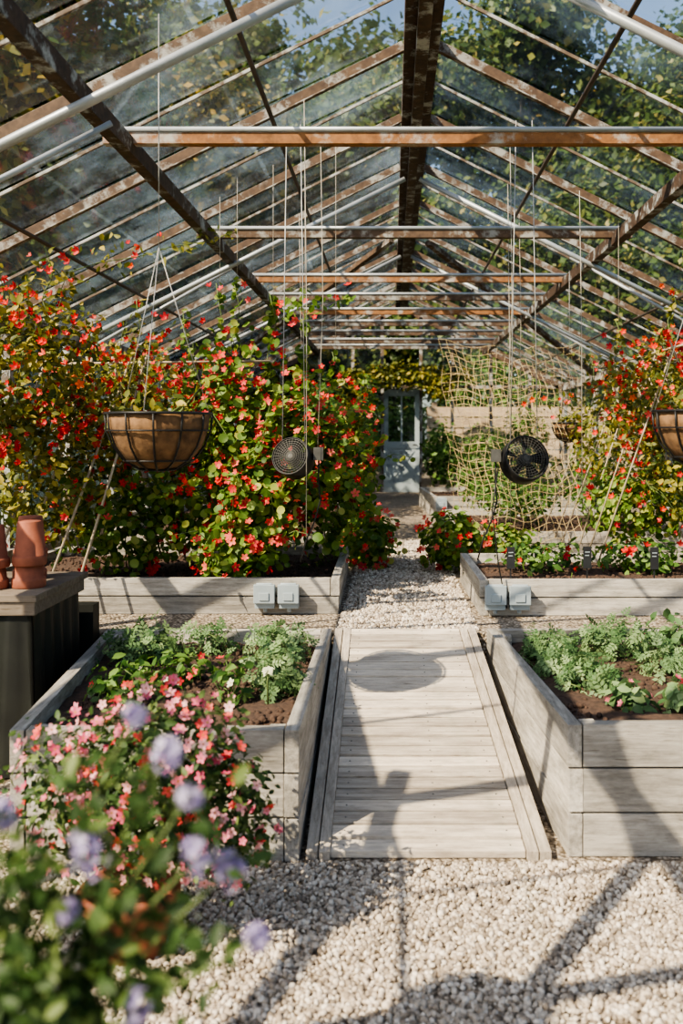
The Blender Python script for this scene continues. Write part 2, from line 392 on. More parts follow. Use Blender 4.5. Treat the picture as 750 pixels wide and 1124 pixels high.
# ---------------------------------------------------------------- beds
def bed(name,c4,z0,nb,bh,th=.05,soil=-.07,posts=True):
    root=empty(name); mb=MB(); fl,fr,br,bl=[Vector((a,b,0)) for a,b in c4]
    for k in range(nb):
        a=z0+k*bh+.003; b=z0+(k+1)*bh-.005
        j=[random.uniform(-.003,.003) for _ in range(4)]
        mb.box(fl.x+th+.003,fr.x-th-.003,fl.y+j[0],fl.y+th+j[0],a,b,M_bedx)
        mb.box(bl.x+th+.003,br.x-th-.003,bl.y-th+j[1],bl.y+j[1],a,b,M_bedx)
        for (p,q,s,jj) in ((fl,bl,1,j[2]),(fr,br,-1,j[3])):
            x0=p.x+jj;x1=q.x+jj;y0=p.y-.004;y1=q.y+.004
            X=[x0,x0+s*th,x1+s*th,x1]
            mb.hexa([(X[0],y0,a),(X[1],y0,a),(X[2],y1,a),(X[3],y1,a),(X[0],y0,b),(X[1],y0,b),(X[2],y1,b),(X[3],y1,b)],M_bedy)
    zt=z0+nb*bh
    for (p,s,t) in ((fl,1,1),(fr,-1,1),(br,-1,-1),(bl,1,-1)):
        x=p.x+s*(th+.035);y=p.y+t*(th+.035); mb.box(x-.028,x+.028,y-.028,y+.028,z0,zt-.02,M_bedy)
    mb.box(fl.x+th+.01,fr.x-th-.01,fl.y+th+.004,fl.y+th+.007,z0,zt-.03,M_shade)  # black backing added so the gaps between boards look shaded
    mb.obj('boards',root,.003)
    s=MB(); nx,ny=26,18; vs=[];fs=[]
    for j in range(ny+1):
        for i in range(nx+1):
            v=j/ny; u=i/nx
            xl=fl.x+(bl.x-fl.x)*v+th; xr=fr.x+(br.x-fr.x)*v-th
            y=fl.y+th+(bl.y-fl.y-2*th)*v
            vs.append((xl+(xr-xl)*u,y,zt+soil+random.uniform(-.012,.012)))
    for j in range(ny):
        for i in range(nx):
            o=j*(nx+1)+i; fs.append((o,o+1,o+nx+2,o+nx+1))
    s.add(vs,fs,M_soil,True); 
    n=1400
    P=np.stack([rng.uniform(max(fl.x,bl.x)+th+.02,min(fr.x,br.x)-th-.02,n),rng.uniform(fl.y+th+.02,bl.y-th-.02,n),np.full(n,zt+soil)],1)
    scat('soil',[(T_ico,P,rng.normal(size=(n,3)),rng.uniform(.005,.018,n),[M_soil],(.6,1.2))],root,s)
    return root
bed('raised_bed',[(.625,3.22),(2.6,3.22),(2.6,4.80),(.505,4.80)],0,3,.158)
bed('raised_bed',[(-1.33,3.18),(-.325,3.18),(-.318,4.82),(-1.50,4.82)],0,3,.156)
bed('raised_bed',[(.515,5.32),(2.7,5.32),(2.7,6.5),(.49,6.5)],UP,2,.108)
bed('raised_bed',[(-2.5,5.37),(-.31,5.37),(-.325,6.9),(-2.5,6.9)],UP,2,.108)
bed('raised_bed',[(.52,11.4),(2.6,11.4),(2.6,13.3),(.40,13.3)],UP,2,.14)
bed('raised_bed',[(.55,7.9),(2.6,7.9),(2.6,10.2),(.55,10.2)],UP,2,.108)
bed('raised_bed',[(-2.5,7.9),(-.42,7.9),(-.42,11.2),(-2.5,11.2)],UP,2,.108)
bed('raised_bed',[(-2.5,12.2),(-.5,12.2),(-.5,15.4),(-2.5,15.4)],UP,2,.12)

# ---------------------------------------------------------------- ramp deck
root=empty('wooden_ramp'); mb=MB()
Y0,Y1,Z0,Z1=3.20,4.86,.03,.455
def zd(y): return Z0+(Z1-Z0)*(y-Y0)/(Y1-Y0)
def xR(y): return .56-.115*(y-Y0)/(Y1-Y0)
n=24
for k in range(n):
    a=Y0+(Y1-Y0)*k/n+.0055; b=Y0+(Y1-Y0)*(k+1)/n-.0055; j=random.uniform(-.003,.003)
    xa,xb=-.215,xR(a)-.088; xc=xR(b)-.088
    mb.hexa([(xa,a,zd(a)-.025+j),(xb,a,zd(a)-.025+j),(xc,b,zd(b)-.025+j),(xa,b,zd(b)-.025+j),(xa,a,zd(a)+j),(xb,a,zd(a)+j),(xc,b,zd(b)+j),(xa,b,zd(b)+j)],M_deckx)
    for xs in (-.17,.16,xb-.05):
        mb.lathe((xs,(a+b)/2,zd((a+b)/2)+j),[(0,.002),(.0035,.0018),(.004,-.004)],M_mesh,8)
mb.hexa([(-.21,Y0+.02,0.0),(.45,Y0+.02,0.0),(.34,Y1,0.0),(-.21,Y1,0.0),(-.21,Y0+.02,zd(Y0)-.03),(.45,Y0+.02,zd(Y0)-.03),(.34,Y1,zd(Y1)-.032),(-.21,Y1,zd(Y1)-.032)],M_shade)  # black underlay added so the plank gaps read as dark shade
for (o0,o1) in ((0,.04),(.045,.084)):
    for side in (0,1):
        f=(lambda y:(-.30+o0,-.30+o1)) if side==0 else (lambda y:(xR(y)-o1,xR(y)-o0))
        a,b=Y0-.01,Y1; (p,q),(r,s)=f(a),f(b)
        mb.hexa([(p,a,0.0),(q,a,0.0),(s,b,0.0),(r,b,0.0),(p,a,zd(a)+.006),(q,a,zd(a)+.006),(s,b,zd(b)+.006),(r,b,zd(b)+.006)],M_decky)
mb.obj('planks',root,.002)

# ---------------------------------------------------------------- greenhouse frame
YA,YB=-4.0,16.5
ZE=zr(EL)
rt=empty('ceiling')
mb=MB()
mb.box(XR-.10,XR+.10,YA,YB,ZR-.14,ZR-.02,M_dark)
mb.box(XR-.035,XR+.035,YA,YB,ZR-.22,ZR-.14,M_dark)
raf=[4.07+1.2*k for k in range(-6,11)]
for y in raf:
    for s in (-1,1):
        xe=XR+s*2.9
        mb.beam((XR+s*.1,y,zr(XR+s*.1)-.035),(xe,y,ZE-.035),.045,.055,M_frame)
        mb.beam((XR+s*.1,y-.02,zr(XR+s*.1)-.066),(xe,y-.02,ZE-.066),.014,.008,M_white)
    y2=y+.6
    if y2<YB:
        for s in (-1,1):
            mb.beam((XR+s*.1,y2,zr(XR+s*.1)-.012),(XR+s*2.9,y2,ZE-.012),.014,.018,M_white)
for s in (-1,1):
    x=XR+s*1.5; mb.beam((x,YA,zr(x)-.13),(x,YB,zr(x)-.13),.065,.09,M_dark)
    mb.beam((x+s*.035,YA,zr(x)-.13),(x+s*.035,YB,zr(x)-.13),.006,.05,M_white)
    for off,r in ((.85,.014),(2.2,.014)):
        x=XR+s*off; mb.tube([(x,YA,zr(x)-.11),(x,YB,zr(x)-.11)],r,M_rod,6)
    mb.beam((XR+s*2.9,YA,ZE-.06),(XR+s*2.9,YB,ZE-.06),.09,.12,M_white)
mb.obj('roof_timbers',rt,.003)
mb=MB(); zt=zr(XR-1.5)-.06
for i,y in enumerate([-3.7,-1.6,.52,4.6,6.8,8.8,10,11.2,12.4,13.6,14.8,15.8]):
    a,b=XR-1.5,XR+1.5; hh=.13 if y==.52 else .055  # out-of-view tie made deeper to cast a broad shadow band on the gravel
    mb.beam((a-.12,y,zt-.03),(b+.12,y,zt-.03),.06,hh,M_tie if i in (3,5,7) else M_frame)
    mb.tube([(a-.1,y-.03,zt+.012),(b+.1,y-.03,zt+.012)],.014,M_pipe,8)
for y in (-2.2,3.5,7.5,10.8):
    for s in (-1,1):
        dz=.38 if y==3.5 else .2
        dy=.15
        mb.tube([(XR+s*2.7,y,zr(XR+s*2.7)-dz),(XR+s*.06,y,zr(XR)-dz-.03)],.021,M_pipe,10)
        mb.tube([(XR+s*2.7,y+dy,zr(XR+s*2.7)-dz-.06),(XR+s*1.4,y+.5,zr(XR+s*1.4)-dz+.12)],.014,M_pipe,8)
for (x0,y0,x1,y1) in ((-2.4,-.56,-1.15,1.64),(-2.55,-.27,-1.95,1.9),(.4,10,2.9,13),(-2.6,13,0,10)):  # first two braces are out of view, added to cast diagonal gravel shadows
    mb.beam((x0,y0,zr(x0)-.12),(x1,y1,zr(x1)-.12),.07,.05,M_frame)
mb.obj('tie_bars_and_pipes',rt)
mb=MB()
for s in (-1,1):
    for k in range(-6,10):
        ya=4.07+1.2*k
        for h in (0,1):
            a=ya+.6*h+.012; b=a+.576
            for q in range(3):
                u0=.1+q*.93; u1=u0+.96; lift=.006*(3-q)
                xa,xb=XR+s*u0,XR+s*u1; xb=XR+s*min(u1,2.93)
                mb.add([(xa,a,zr(xa)+.004+lift*.3),(xa,b,zr(xa)+.004+lift*.3),(xb,b,zr(xb)+.008+lift),(xb,a,zr(xb)+.008+lift)],[(0,1,2,3)],M_glass)
mb.obj('roof_glass',rt)
for nm,x,s in (('wall_left',EL,-1),('wall_right',ER,1)):
    w=empty(nm); mb=MB()
    mb.box(x-.06,x+.06,YA,YB,-.03,.62,M_brick)
    mb.beam((x,YA,.65),(x,YB,.65),.14,.06,M_white)
    for y in raf: mb.box(x-.03,x+.03,y-.03,y+.03,.68,ZE-.1,M_white)
    mb.obj('frame',w)
    mb=MB()
    for y in raf[:-1]: mb.add([(x,y+.03,.68),(x,y+1.17,.68),(x,y+1.17,ZE-.12),(x,y+.03,ZE-.12)],[(0,1,2,3)],M_glass)
    mb.obj('glass',w)
w=empty('wall_back'); mb=MB(); D0,D1=-.14,.50
for x0,x1 in ((EL,D0-.04),(D1+.04,ER)): mb.box(x0,x1,YB-.05,YB+.05,0,.9,M_brick)
for x in (EL,-2,-1.3,-.7,D0-.03,D1+.03,1.1,1.8,2.5,ER):
    mb.box(x-.028,x+.028,YB-.03,YB+.03,.9 if not(D0-.1<x<D1+.1) else 0,zr(x)-.05,M_white)
mb.box(EL,ER,YB-.03,YB+.03,2.30,2.36,M_white)
mb.box(EL,D0-.06,YB-.03,YB+.03,.9,.95,M_white); mb.box(D1+.06,ER,YB-.03,YB+.03,.9,.95,M_white)
for s in (-1,1): mb.beam((XR,YB,ZR-.05),(XR+s*2.9,YB,ZE-.05),.06,.1,M_frame)
mb.obj('frame',w)
mb=MB(); mb.add([(EL,YB,.95),(D0-.05,YB,.95),(D0-.05,YB,zr(D0)-.05),(EL,YB,ZE)],[(0,1,2,3)],M_glass)
mb.add([(D1+.05,YB,.95),(ER,YB,.95),(ER,YB,ZE),(D1+.05,YB,zr(D1)-.05)],[(0,1,2,3)],M_glass); mb.obj('glass',w)
w=empty('door_1'); mb=MB(); yb=YB-.06
for x0,x1 in ((D0,D0+.08),(D1-.08,D1)): mb.box(x0,x1,yb-.03,yb+.03,UP,2.28,M_door)
for z0,z1 in ((UP,.60),(1.22,1.34),(2.16,2.28)): mb.box(D0+.08,D1-.08,yb-.03,yb+.03,z0,z1,M_door)
mb.box(D0+.08,D1-.08,yb-.01,yb+.01,.60,1.22,M_door)
mb.beam((D0+.1,yb-.015,.62),(D1-.1,yb-.015,1.2),.02,.05,M_door)
mb.box((D0+D1)/2-.015,(D0+D1)/2+.015,yb-.02,yb+.02,1.34,2.16,M_door)
mb.tube([(D1-.05,yb-.03,1.28),(D1-.05,yb-.08,1.28),(D1-.12,yb-.08,1.28)],.01,M_black)
mb.obj('leaf',w); mb=MB(); mb.add([(D0+.08,yb,1.34),(D1-.08,yb,1.34),(D1-.08,yb,2.16),(D0+.08,yb,2.16)],[(0,1,2,3)],M_glass); mb.obj('pane',w)

mb=MB()
for k in range(9): mb.box(.7,5,18.0,18.03,.1+k*.215,.1+k*.215+.19,M_fence)
for k in range(3): mb.box(.8+k*1.9,.9+k*1.9,18.04,18.14,-.03,2.1,M_fence)
mb.obj('wooden_fence')

# ---------------------------------------------------------------- trees
def tree_mesh(name,h,r,n,lm,seed):
    random.seed(seed); mb=MB()
    top=(random.uniform(-.3,.3),random.uniform(-.3,.3),h*.85)
    mb.tube([(0,0,-.1),(.1,.05,h*.3),(.05,-.1,h*.6),top],[.22,.17,.11,.03],M_bark,8)
    Ps=[];Ns=[]
    for k in range(18):
        z=h*random.uniform(.25,.95); a=random.uniform(0,6.28); q=r*(1-.55*abs(z/h-.5)*1.6)*random.uniform(.3,.8)
        c=(q*math.cos(a),q*math.sin(a),z)
        mb.tube([(0,0,z*.75),((c[0])*.5,c[1]*.5,z*.9),c],[.07,.045,.015],M_bark,5)
        P,N=blob(c,(r*.45,r*.45,r*.38),n//18,.2,.4,.3); Ps.append(P);Ns.append(N)
    P=np.concatenate(Ps);N=np.concatenate(Ns)
    return scat(name,[(T_tree,P,N,rng.uniform(.14,.30,len(P)),[lm])],None,mb)
t1=tree_mesh('tree',12,3.8,23000,L_tree,1); t1.location=(-3.5,25,0)
t2=tree_mesh('tree',13,3.6,23000,L_tree,5); t2.location=(3.4,24,0)
t3=tree_mesh('tree',11,3.2,19000,L_treey,9); t3.location=(-7.4,13.5,0)
def inst(t,loc,rz,s):
    o=bpy.data.objects.new('tree',t.data); COL.objects.link(o); o.location=loc; o.rotation_euler=(0,0,rz); o.scale=(s,s,s)
for t,loc,rz,s in ((t1,(-9.5,22,0),1,1.15),(t2,(-7,18.5,0),2,1.0),(t3,(-6.6,9.4,0),2.5,.85),(t1,(0,31,0),3,1.35),(t2,(8.0,21,0),4,.85),
                   (t1,(7.6,15,0),5,.72),(t2,(12.5,24,0),1,.8),(t3,(6.5,29,0),3,1.1),(t1,(7.6,10.5,0),2,.58),(t2,(-14,27,0),0,1.2),(t3,(-4.0,20.5,0),4,.85),
                   (t1,(-12.5,16,0),.4,1.05),(t2,(.4,22.5,0),.9,.85),(t1,(5.6,20.2,0),3.4,.75),(t2,(-6.5,31,0),3.9,1.25),(t3,(-11,11,0),1.1,.9),(t1,(-5.4,15.5,0),2.2,.72)):
    inst(t,loc,rz,s)
def shrub(c,r,n,m): 
    return plant('shrub',[(c,r,n,0)],T_tree,m,(.08,.16),out=True)
shrub((-4.2,9,1),(1,3,1.2),5000,L_tree); shrub((4.5,9,1),(1,3,1.3),5000,L_tree)
shrub((-2,18.3,1),(2,.8,1.3),4500,L_green); shrub((.0,19.5,1.2),(1.0,.7,1.2),2500,L_green)
shrub((2.6,19.6,2.0),(2.2,.8,1.0),4500,L_green)
shrub((-4.4,14.5,1),(1,3,1.4),4000,L_treey); shrub((4.9,14,1),(1,2.4,1.4),4000,L_tree)

# ---------------------------------------------------------------- climbing plants
RED={'mats':[F_red,F_coral,F_red],'s':(.038,.064),'T':T_trump}
ORG={'mats':[F_red,F_orange,F_red,F_coral],'s':(.03,.056),'T':T_trump}
COR={'mats':[F_coral,F_red,F_coral],'s':(.038,.062),'T':T_flower}
plant('trumpet_vine',[((-2.15,5.3,1.85),(.40,.45,.46),1700,150),((-2.15,5.5,1.25),(.42,.45,.45),1600,95),((-1.8,5.9,1.6),(.33,.4,.38),950,80),
      ((-2.1,7.2,1.75),(.45,1.1,.38),1700,60)],T_oval,L_yel,(.033,.072),ORG,sprays=13,
      vines=[((-1.75,5.8,1.2),(-1.6,5.8,2.35),90,14),((-2.0,5.2,1.8),(-1.95,5.2,2.55),60,12),((-1.95,5.2,2.4),(-1.1,6.6,2.95),90,10),((-2.3,5.0,2.0),(-2.2,5.6,2.45),50,8)])
plant('nasturtium',[((-1.3,6.1,1.05),(.38,.4,.36),850,40),((-1.4,6.4,1.5),(.3,.35,.3),420,40),((-1.75,5.9,.9),(.4,.35,.32),950,30)],T_round,L_nast,(.03,.062),RED,sprays=10,
      vines=[((-1.45,6.0,.9),(-1.35,6.0,2.3),110,18),((-1.2,6.1,.9),(-1.15,6.1,2.5),100,18)])
plant('nasturtium',[((-1.0,5.95,1.45),(.28,.35,.45),720,70),((-.68,6.1,1.3),(.30,.35,.46),950,80),((-.42,6.35,1.05),(.27,.35,.46),850,60),
      ((-.85,5.72,.98),(.25,.28,.40),950,65),((-.95,5.6,.75),(.25,.22,.22),450,26),((-.3,6.9,1.15),(.2,.3,.32),420,36)],T_round,L_nast,(.028,.066),COR,sprays=12,
      vines=[((-1.05,5.9,1.3),(-1.0,5.9,2.5),110,16),((-.82,6.0,1.3),(-.78,6.0,2.42),140,18),((-.6,6.0,1.2),(-.57,6.0,2.25),120,16),((-.45,6.2,1.2),(-.38,6.2,2.05),80,12),((-.25,6.9,1.2),(-.2,6.9,1.95),60,10),((-.78,6.0,2.3),(-.3,7.4,2.6),60,6)])
plant('nasturtium',[((-.2,7.3,.66),(.24,.4,.24),900,60)],T_round,L_nast,(.03,.06),COR,zmin=UP)
plant('nasturtium',[((.47,6.95,.68),(.26,.25,.22),800,34),((.85,7.0,.62),(.3,.2,.18),500,14)],T_round,L_nast,(.03,.06),COR,zmin=UP)
plant('trumpet_vine',[((1.95,6.6,1.75),(.34,.4,.42),1150,95),((2.15,6.5,1.25),(.4,.4,.42),1050,50),((1.75,7.6,1.5),(.28,.5,.4),700,50),
      ((2.3,8.2,1.75),(.4,.8,.45),1000,40)],T_oval,L_yel,(.033,.07),ORG,sprays=10,vines=[((1.6,6.5,1.4),(1.62,6.5,2.3),80,14),((1.9,6.3,1.8),(1.95,6.3,2.5),60,10)])
plant('nasturtium',[((2.3,6.0,.9),(.35,.35,.3),800,30),((1.85,6.9,.95),(.4,.25,.3),800,26)],T_round,L_nast,(.03,.06),RED)
plant('bean_vine',[((-.75,9.2,1.35),(.3,.9,.6),1500,40),((-.95,11.6,1.5),(.35,1.2,.7),1700,20),((-.35,14.6,1.5),(.16,.6,1.0),900,0)],T_oval,L_green,(.05,.1),RED)
plant('tomato_plant',[((1.5,12.4,1.0),(.8,.6,.45),1500,0),((.85,15.0,1.15),(.3,.6,.5),1400,0),((1.5,14.8,1.1),(.5,.4,.5),1300,0),((2.2,15.0,1.3),(.4,.4,.7),1000,0)],T_oval,L_green,(.05,.11))
plant('climbing_ivy',[((.2,16.1,2.5),(1.2,.14,.22),1500,0),((-.6,16,2.0),(.36,.15,.7),1300,0),((.85,16.1,2.3),(.3,.14,.2),500,0)],T_oval,L_yel,(.06,.11))
plant('salad_herb',[((1.0,6.05,.68),(.3,.25,.09),330,5),((1.65,6.05,.68),(.32,.25,.11),380,8),((2.3,5.7,.7),(.3,.2,.12),300,6),((1.2,9,.9),(.5,.8,.25),1200,0),((2.1,9,1.0),(.4,.8,.4),1200,0)],T_oval,L_green,(.035,.075),RED,zmin=UP+.14)
FH=(.05,.095)
plant('feathery_herb',[((.76,4.35,.45),(.13,.30,.10),360,0),((.86,3.95,.44),(.14,.18,.09),250,0),((1.12,4.5,.46),(.22,.18,.12),260,0),((1.25,4.15,.45),(.16,.16,.10),170,0),((1.75,4.4,.46),(.2,.2,.12),240,0)],
      T_feather,L_pale,FH,{'mats':[F_coral],'s':(.02,.03)},zmin=.4)
plant('feathery_herb',[((-.49,3.9,.46),(.11,.18,.12),260,0),((-.55,4.5,.46),(.16,.2,.1),190,0),((-1.2,4.42,.46),(.2,.2,.12),270,0),((-.92,4.55,.45),(.14,.14,.1),140,0)],
      T_feather,L_pale,FH,{'mats':[F_white],'s':(.03,.05)},zmin=.4)
plant('seedling',[((-.95,4.0,.46),(.16,.15,.08),110,8),((-.66,3.72,.46),(.07,.07,.12),60,2),((-1.1,3.75,.46),(.14,.12,.1),130,6)],T_oval,L_green,(.035,.075),{'mats':[F_coral,F_white],'s':(.025,.045)},zmin=.4)
plant('seedling',[((1.5,4.0,.45),(.22,.2,.11),300,8),((.94,3.62,.44),(.08,.07,.08),90,9),((1.18,3.60,.44),(.09,.08,.10),110,10),((1.38,3.7,.45),(.10,.09,.11),110,8),((1.7,3.7,.45),(.15,.15,.1),100,3),((1.45,4.6,.46),(.18,.15,.12),160,3)],T_oval,L_pale,(.04,.085),{'mats':[F_pink,F_coral],'s':(.02,.036)},zmin=.4)
mb=MB(); mb.tube([(-.50,3.68,.40),(-.50,3.67,.50),(-.495,3.66,.535)],.004,M_stem,5)
d=norm(rng.normal(size=(26,3))+np.array([0,0,.3]))
scat('zinnia_flower',[(T_oval,np.array([-.495,3.66,.545])+d*.006,d*.3+np.array([0,-.3,.9]),np.full(26,.028),[F_white])],None,mb)

# ---------------------------------------------------------------- pots
def pot(name,c,r,h,parent=None,flip=False,M=None):
    mb=MB(); pr=[(0.0,0),(r*.68,0),(r*.72,h*.02),(r*.92,h*.78),(r*1.0,h*.78),(r*1.04,h*.82),(r*1.04,h*.97),(r*1.0,h),(r*.9,h),(r*.88,h*.8),(r*.7,h*.7),(0,h*.7)]
    if flip: pr=[(a,h-b) for a,b in pr][::-1]
    mb.lathe(c,pr,M_terra,32,M); return mb.obj(name,parent)
PX,PY=-.70,2.66
pt=empty('potted_diascia'); pot('pot',(PX-.06,PY-.02,0),.14,.19,pt)
plant('foliage',[((PX+.02,PY,.50),(.26,.24,.25),2300,240),((PX-.2,PY,.47),(.2,.2,.2),1000,100),((PX+.2,PY+.02,.38),(.15,.18,.18),1000,120),((PX,PY,.28),(.12,.12,.1),260,0)],T_oval,L_bush,(.018,.04),
      {'mats':[F_pink,F_pink,F_pink,F_coral],'s':(.020,.036)},pt)
# foreground mauve plant
pt=empty('potted_ageratum'); pot('pot',(-.56,1.1,0),.16,.28,pt)
heads=[(-.335,1.0,1.04,1.2),(-.25,1.02,1.14,.9),(-.222,1.0,1.10,.7),(-.428,1.0,1.08,.8),(-.212,1.0,1.035,.9),(-.182,1.02,1.01,.9),(-.29,1.03,1.18,.5),(-.275,.98,.88,.9),(-.147,1.0,.945,.6),(-.355,1.0,.975,.5)]
mb=MB(); sp=[]
P=[];N=[]
for hx,hy,hz,sc in heads:
    b=Vector((-.53+random.uniform(-.05,.05),1.1+random.uniform(-.05,.05),.27)); e=Vector((hx,hy,hz)); mid=(b+e)/2+Vector((.0,0,.12))
    mid.x=b.x+(e.x-b.x)*.35
    mb.tube([b,mid,mid*.35+e*.65+Vector((0,0,.015)),e],[.004,.003,.0025,.0015],M_stem,5)
    d=norm(rng.normal(size=(26,3))); P.append(np.array((hx,hy,hz))+d*np.array([.017,.013,.019])*sc*rng.uniform(.5,1.25,(26,1))); N.append(d)
sp.append((T_flower,np.concatenate(P),np.concatenate(N),rng.uniform(.011,.018,26*len(heads)),[F_purple,F_purple]))
LB=[((-.31,1.03,1.09),(.10,.05,.08),80),((-.33,1.04,.97),(.12,.07,.08),130),((-.28,1.03,.90),(.13,.06,.06),120),((-.39,1.0,.86),(.11,.08,.10),520),((-.22,1.02,1.05),(.06,.04,.07),30),((-.42,1.0,.99),(.06,.05,.1),140),
    ((-.5,1.08,.7),(.2,.15,.22),600),((-.5,1.1,.42),(.2,.15,.2),500)]
P=[];N=[]
for c,r,n in LB:
    p,q=blob(c,r,n,.2); P.append(p);N.append(q)
P=np.concatenate(P)
sp.append((T_oval,P,np.concatenate(N),rng.uniform(.016,.036,len(P)),[L_bush]))
scat('foliage',sp,pt,mb)

# bench with pots, left
bt=empty('potting_bench'); mb=MB()
BX0,BX1,BY0,BY1,BZ=-2.62,-1.53,3.92,4.60,.80
for k in range(5):
    a=BY0+(BY1-BY0)*k/5; mb.box(BX0,BX1,a,a+.131,BZ-.03,BZ,M_old)
mb.box(BX0+.02,BX1-.01,BY0+.01,BY0+.04,BZ-.09,BZ-.031,M_old); mb.box(BX1-.045,BX1-.015,BY0+.045,BY1-.02,BZ-.09,BZ-.031,M_old)
for x in (BX0+.10,BX1-.12):
    for y in (BY0+.12,BY1-.07): mb.box(x-.03,x+.03,y-.03,y+.03,0,BZ-.031,M_old)
mb.obj('bench',bt,.003)
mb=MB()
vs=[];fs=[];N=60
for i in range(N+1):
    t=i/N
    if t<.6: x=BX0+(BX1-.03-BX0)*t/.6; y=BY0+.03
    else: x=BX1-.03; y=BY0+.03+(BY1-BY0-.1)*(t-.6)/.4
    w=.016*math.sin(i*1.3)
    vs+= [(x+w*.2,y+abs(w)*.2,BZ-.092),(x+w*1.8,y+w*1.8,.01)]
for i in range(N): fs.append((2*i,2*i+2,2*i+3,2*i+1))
mb.add(vs,fs,M_shade,True); mb.obj('shade_skirt',bt)  # black sheet that colours in the shade beneath the bench
def stack(x,y,r,h):
    root=empty('terracotta_pot'); pot('pot_lower',(x,y,BZ),r,h,root,True); pot('pot_upper',(x+.004,y,BZ+h*.50),r,h,root,True)
stack(-1.65,4.14,.072,.20); stack(-1.81,4.10,.080,.19); stack(-2.01,4.16,.085,.22); stack(-1.74,4.38,.075,.20)
mb=MB(); mb.box(-2.5,-1.56,4.76,4.86,.0,.60,M_shade); mb.obj('retaining_board')  # board coloured black to carry the shade left of the bed

# ---------------------------------------------------------------- hanging baskets
def basket(c,R,top,nl=250,nf=12,small=False):
    root=empty('hanging_basket'); mb=MB(); c=Vector(c); D=R*1.08
    prof=[(R*.0,-D),(R*.35,-D*.96),(R*.62,-D*.82),(R*.82,-D*.58),(R*.94,-D*.28),(R*.97,-.005),(R*.93,-.005),(R*.88,-D*.15),(0,-D*.12)]
    mb.lathe(c,prof,M_coco,28)
    w=.0035
    mb.ring(c,R*1.01,w*1.5,M_black); 
    for fr,fz in ((.975,.3),(.66,.83),(.3,1.0)): mb.ring(c+Vector((0,0,-D*fz)),R*fr,w,M_black)
    for k in range(12):
        a=2*math.pi*k/12+.15; pts=[]
        for (fr,fz) in ((1.01,0),(.985,.28),(.86,.58),(.66,.83),(.38,.98),(.0,1.02)): pts.append(c+Vector((R*fr*math.cos(a),R*fr*math.sin(a),-D*fz)))
        mb.tube(pts,w*1.2,M_black,5)
    hook=Vector((c.x,c.y,top-.02)); j=c+Vector((0,0,R*3.2))
    for k in range(3):
        a=2*math.pi*k/3+.5; mb.tube([c+Vector((R*math.cos(a),R*math.sin(a),0)),j],.0016,M_wire,5)
    mb.tube([j,hook],.002,M_wire,5)
    mb.obj('basket',root)
    if nl:
        plant('basket_plant',[(c+Vector((0,0,R*.15)),(R*.85,R*.85,R*.3),nl,nf)],T_oval,L_yel,(.03,.06),RED,root)
    return root
basket((-.92,3.6,1.575),.205,zr(-.92)-.1,45,0)
basket((1.24,3.6,1.585),.2,zr(1.26)-.1,90,4)
basket((1.62,8.3,1.59),.16,zr(1.62)-.1,90,2)
basket((-1.05,1.2,1.6),.2,zr(-1.05)-.1,350,10)  # out-of-view basket, added to cast a dark blob on the near gravel

# ---------------------------------------------------------------- fans
def fan(c,R,yaw,top,boxside=-1):
    root=empty('circulation_fan'); mb=MB(); c=Vector(c)
    M=Matrix.Rotation(yaw,3,'Z')@Matrix.Rotation(math.radians(72),3,'X')
    mb.lathe(c,[(R,-.06),(R*1.03,-.055),(R*1.03,.055),(R,.06),(R*.97,.055),(R*.97,-.055),(R,-.06)],M_black,36,M)
    for z in (-.05,.05):
        for k in range(1,9): mb.ring(c+M@Vector((0,0,z)),R*k/8.5,.0018,M_mesh,n=30,seg=4,M=M)
        for k in range(16):
            a=math.pi*k/16; d=Vector((math.cos(a)*R*.97,math.sin(a)*R*.97,z)); e=Vector((-d.x,-d.y,z)); mb.tube([c+M@d,c+M@e],.0016,M_mesh,4)
    mb.lathe(c,[(0,-.035),(R*.25,-.035),(R*.28,0),(R*.25,.03),(0,.03)],M_black,20,M)
    for k in range(5):
        a=2*math.pi*k/5; q=[]
        for rr,aa,zz in ((.26,0,-.02),(.88,-.15,-.03),(.9,.42,.025),(.27,.6,.02)):
            q.append(c+M@Vector((R*rr*math.cos(a+aa),R*rr*math.sin(a+aa),zz)))
        mb.add(q,[(0,1,2,3)],M_black)
    b=c+Vector((boxside*(R+.035),0,.035)); mb.box(b.x-.028,b.x+.028,b.y-.03,b.y+.03,b.z-.045,b.z+.03,M_mesh)
    for s in (-.6,.6):
        mb.tube([c+Vector((s*R,0,R*.8)),(c.x+s*R*.6,c.y,top)],.003,M_wire,5)
    pts=[(b.x,b.y,b.z-.04)]+[(b.x-.05+.06*math.sin(t*.9),b.y+.02,b.z-.04-.12*t) for t in range(1,6)]
    mb.tube(pts,.005,M_black,5)
    mb.obj('fan_body',root)
fan((.80,5.5,1.335),.135,.25,zr(.8)-.12)
fan((-.57,5.3,1.35),.11,-.3,zr(-.57)-.12,1)

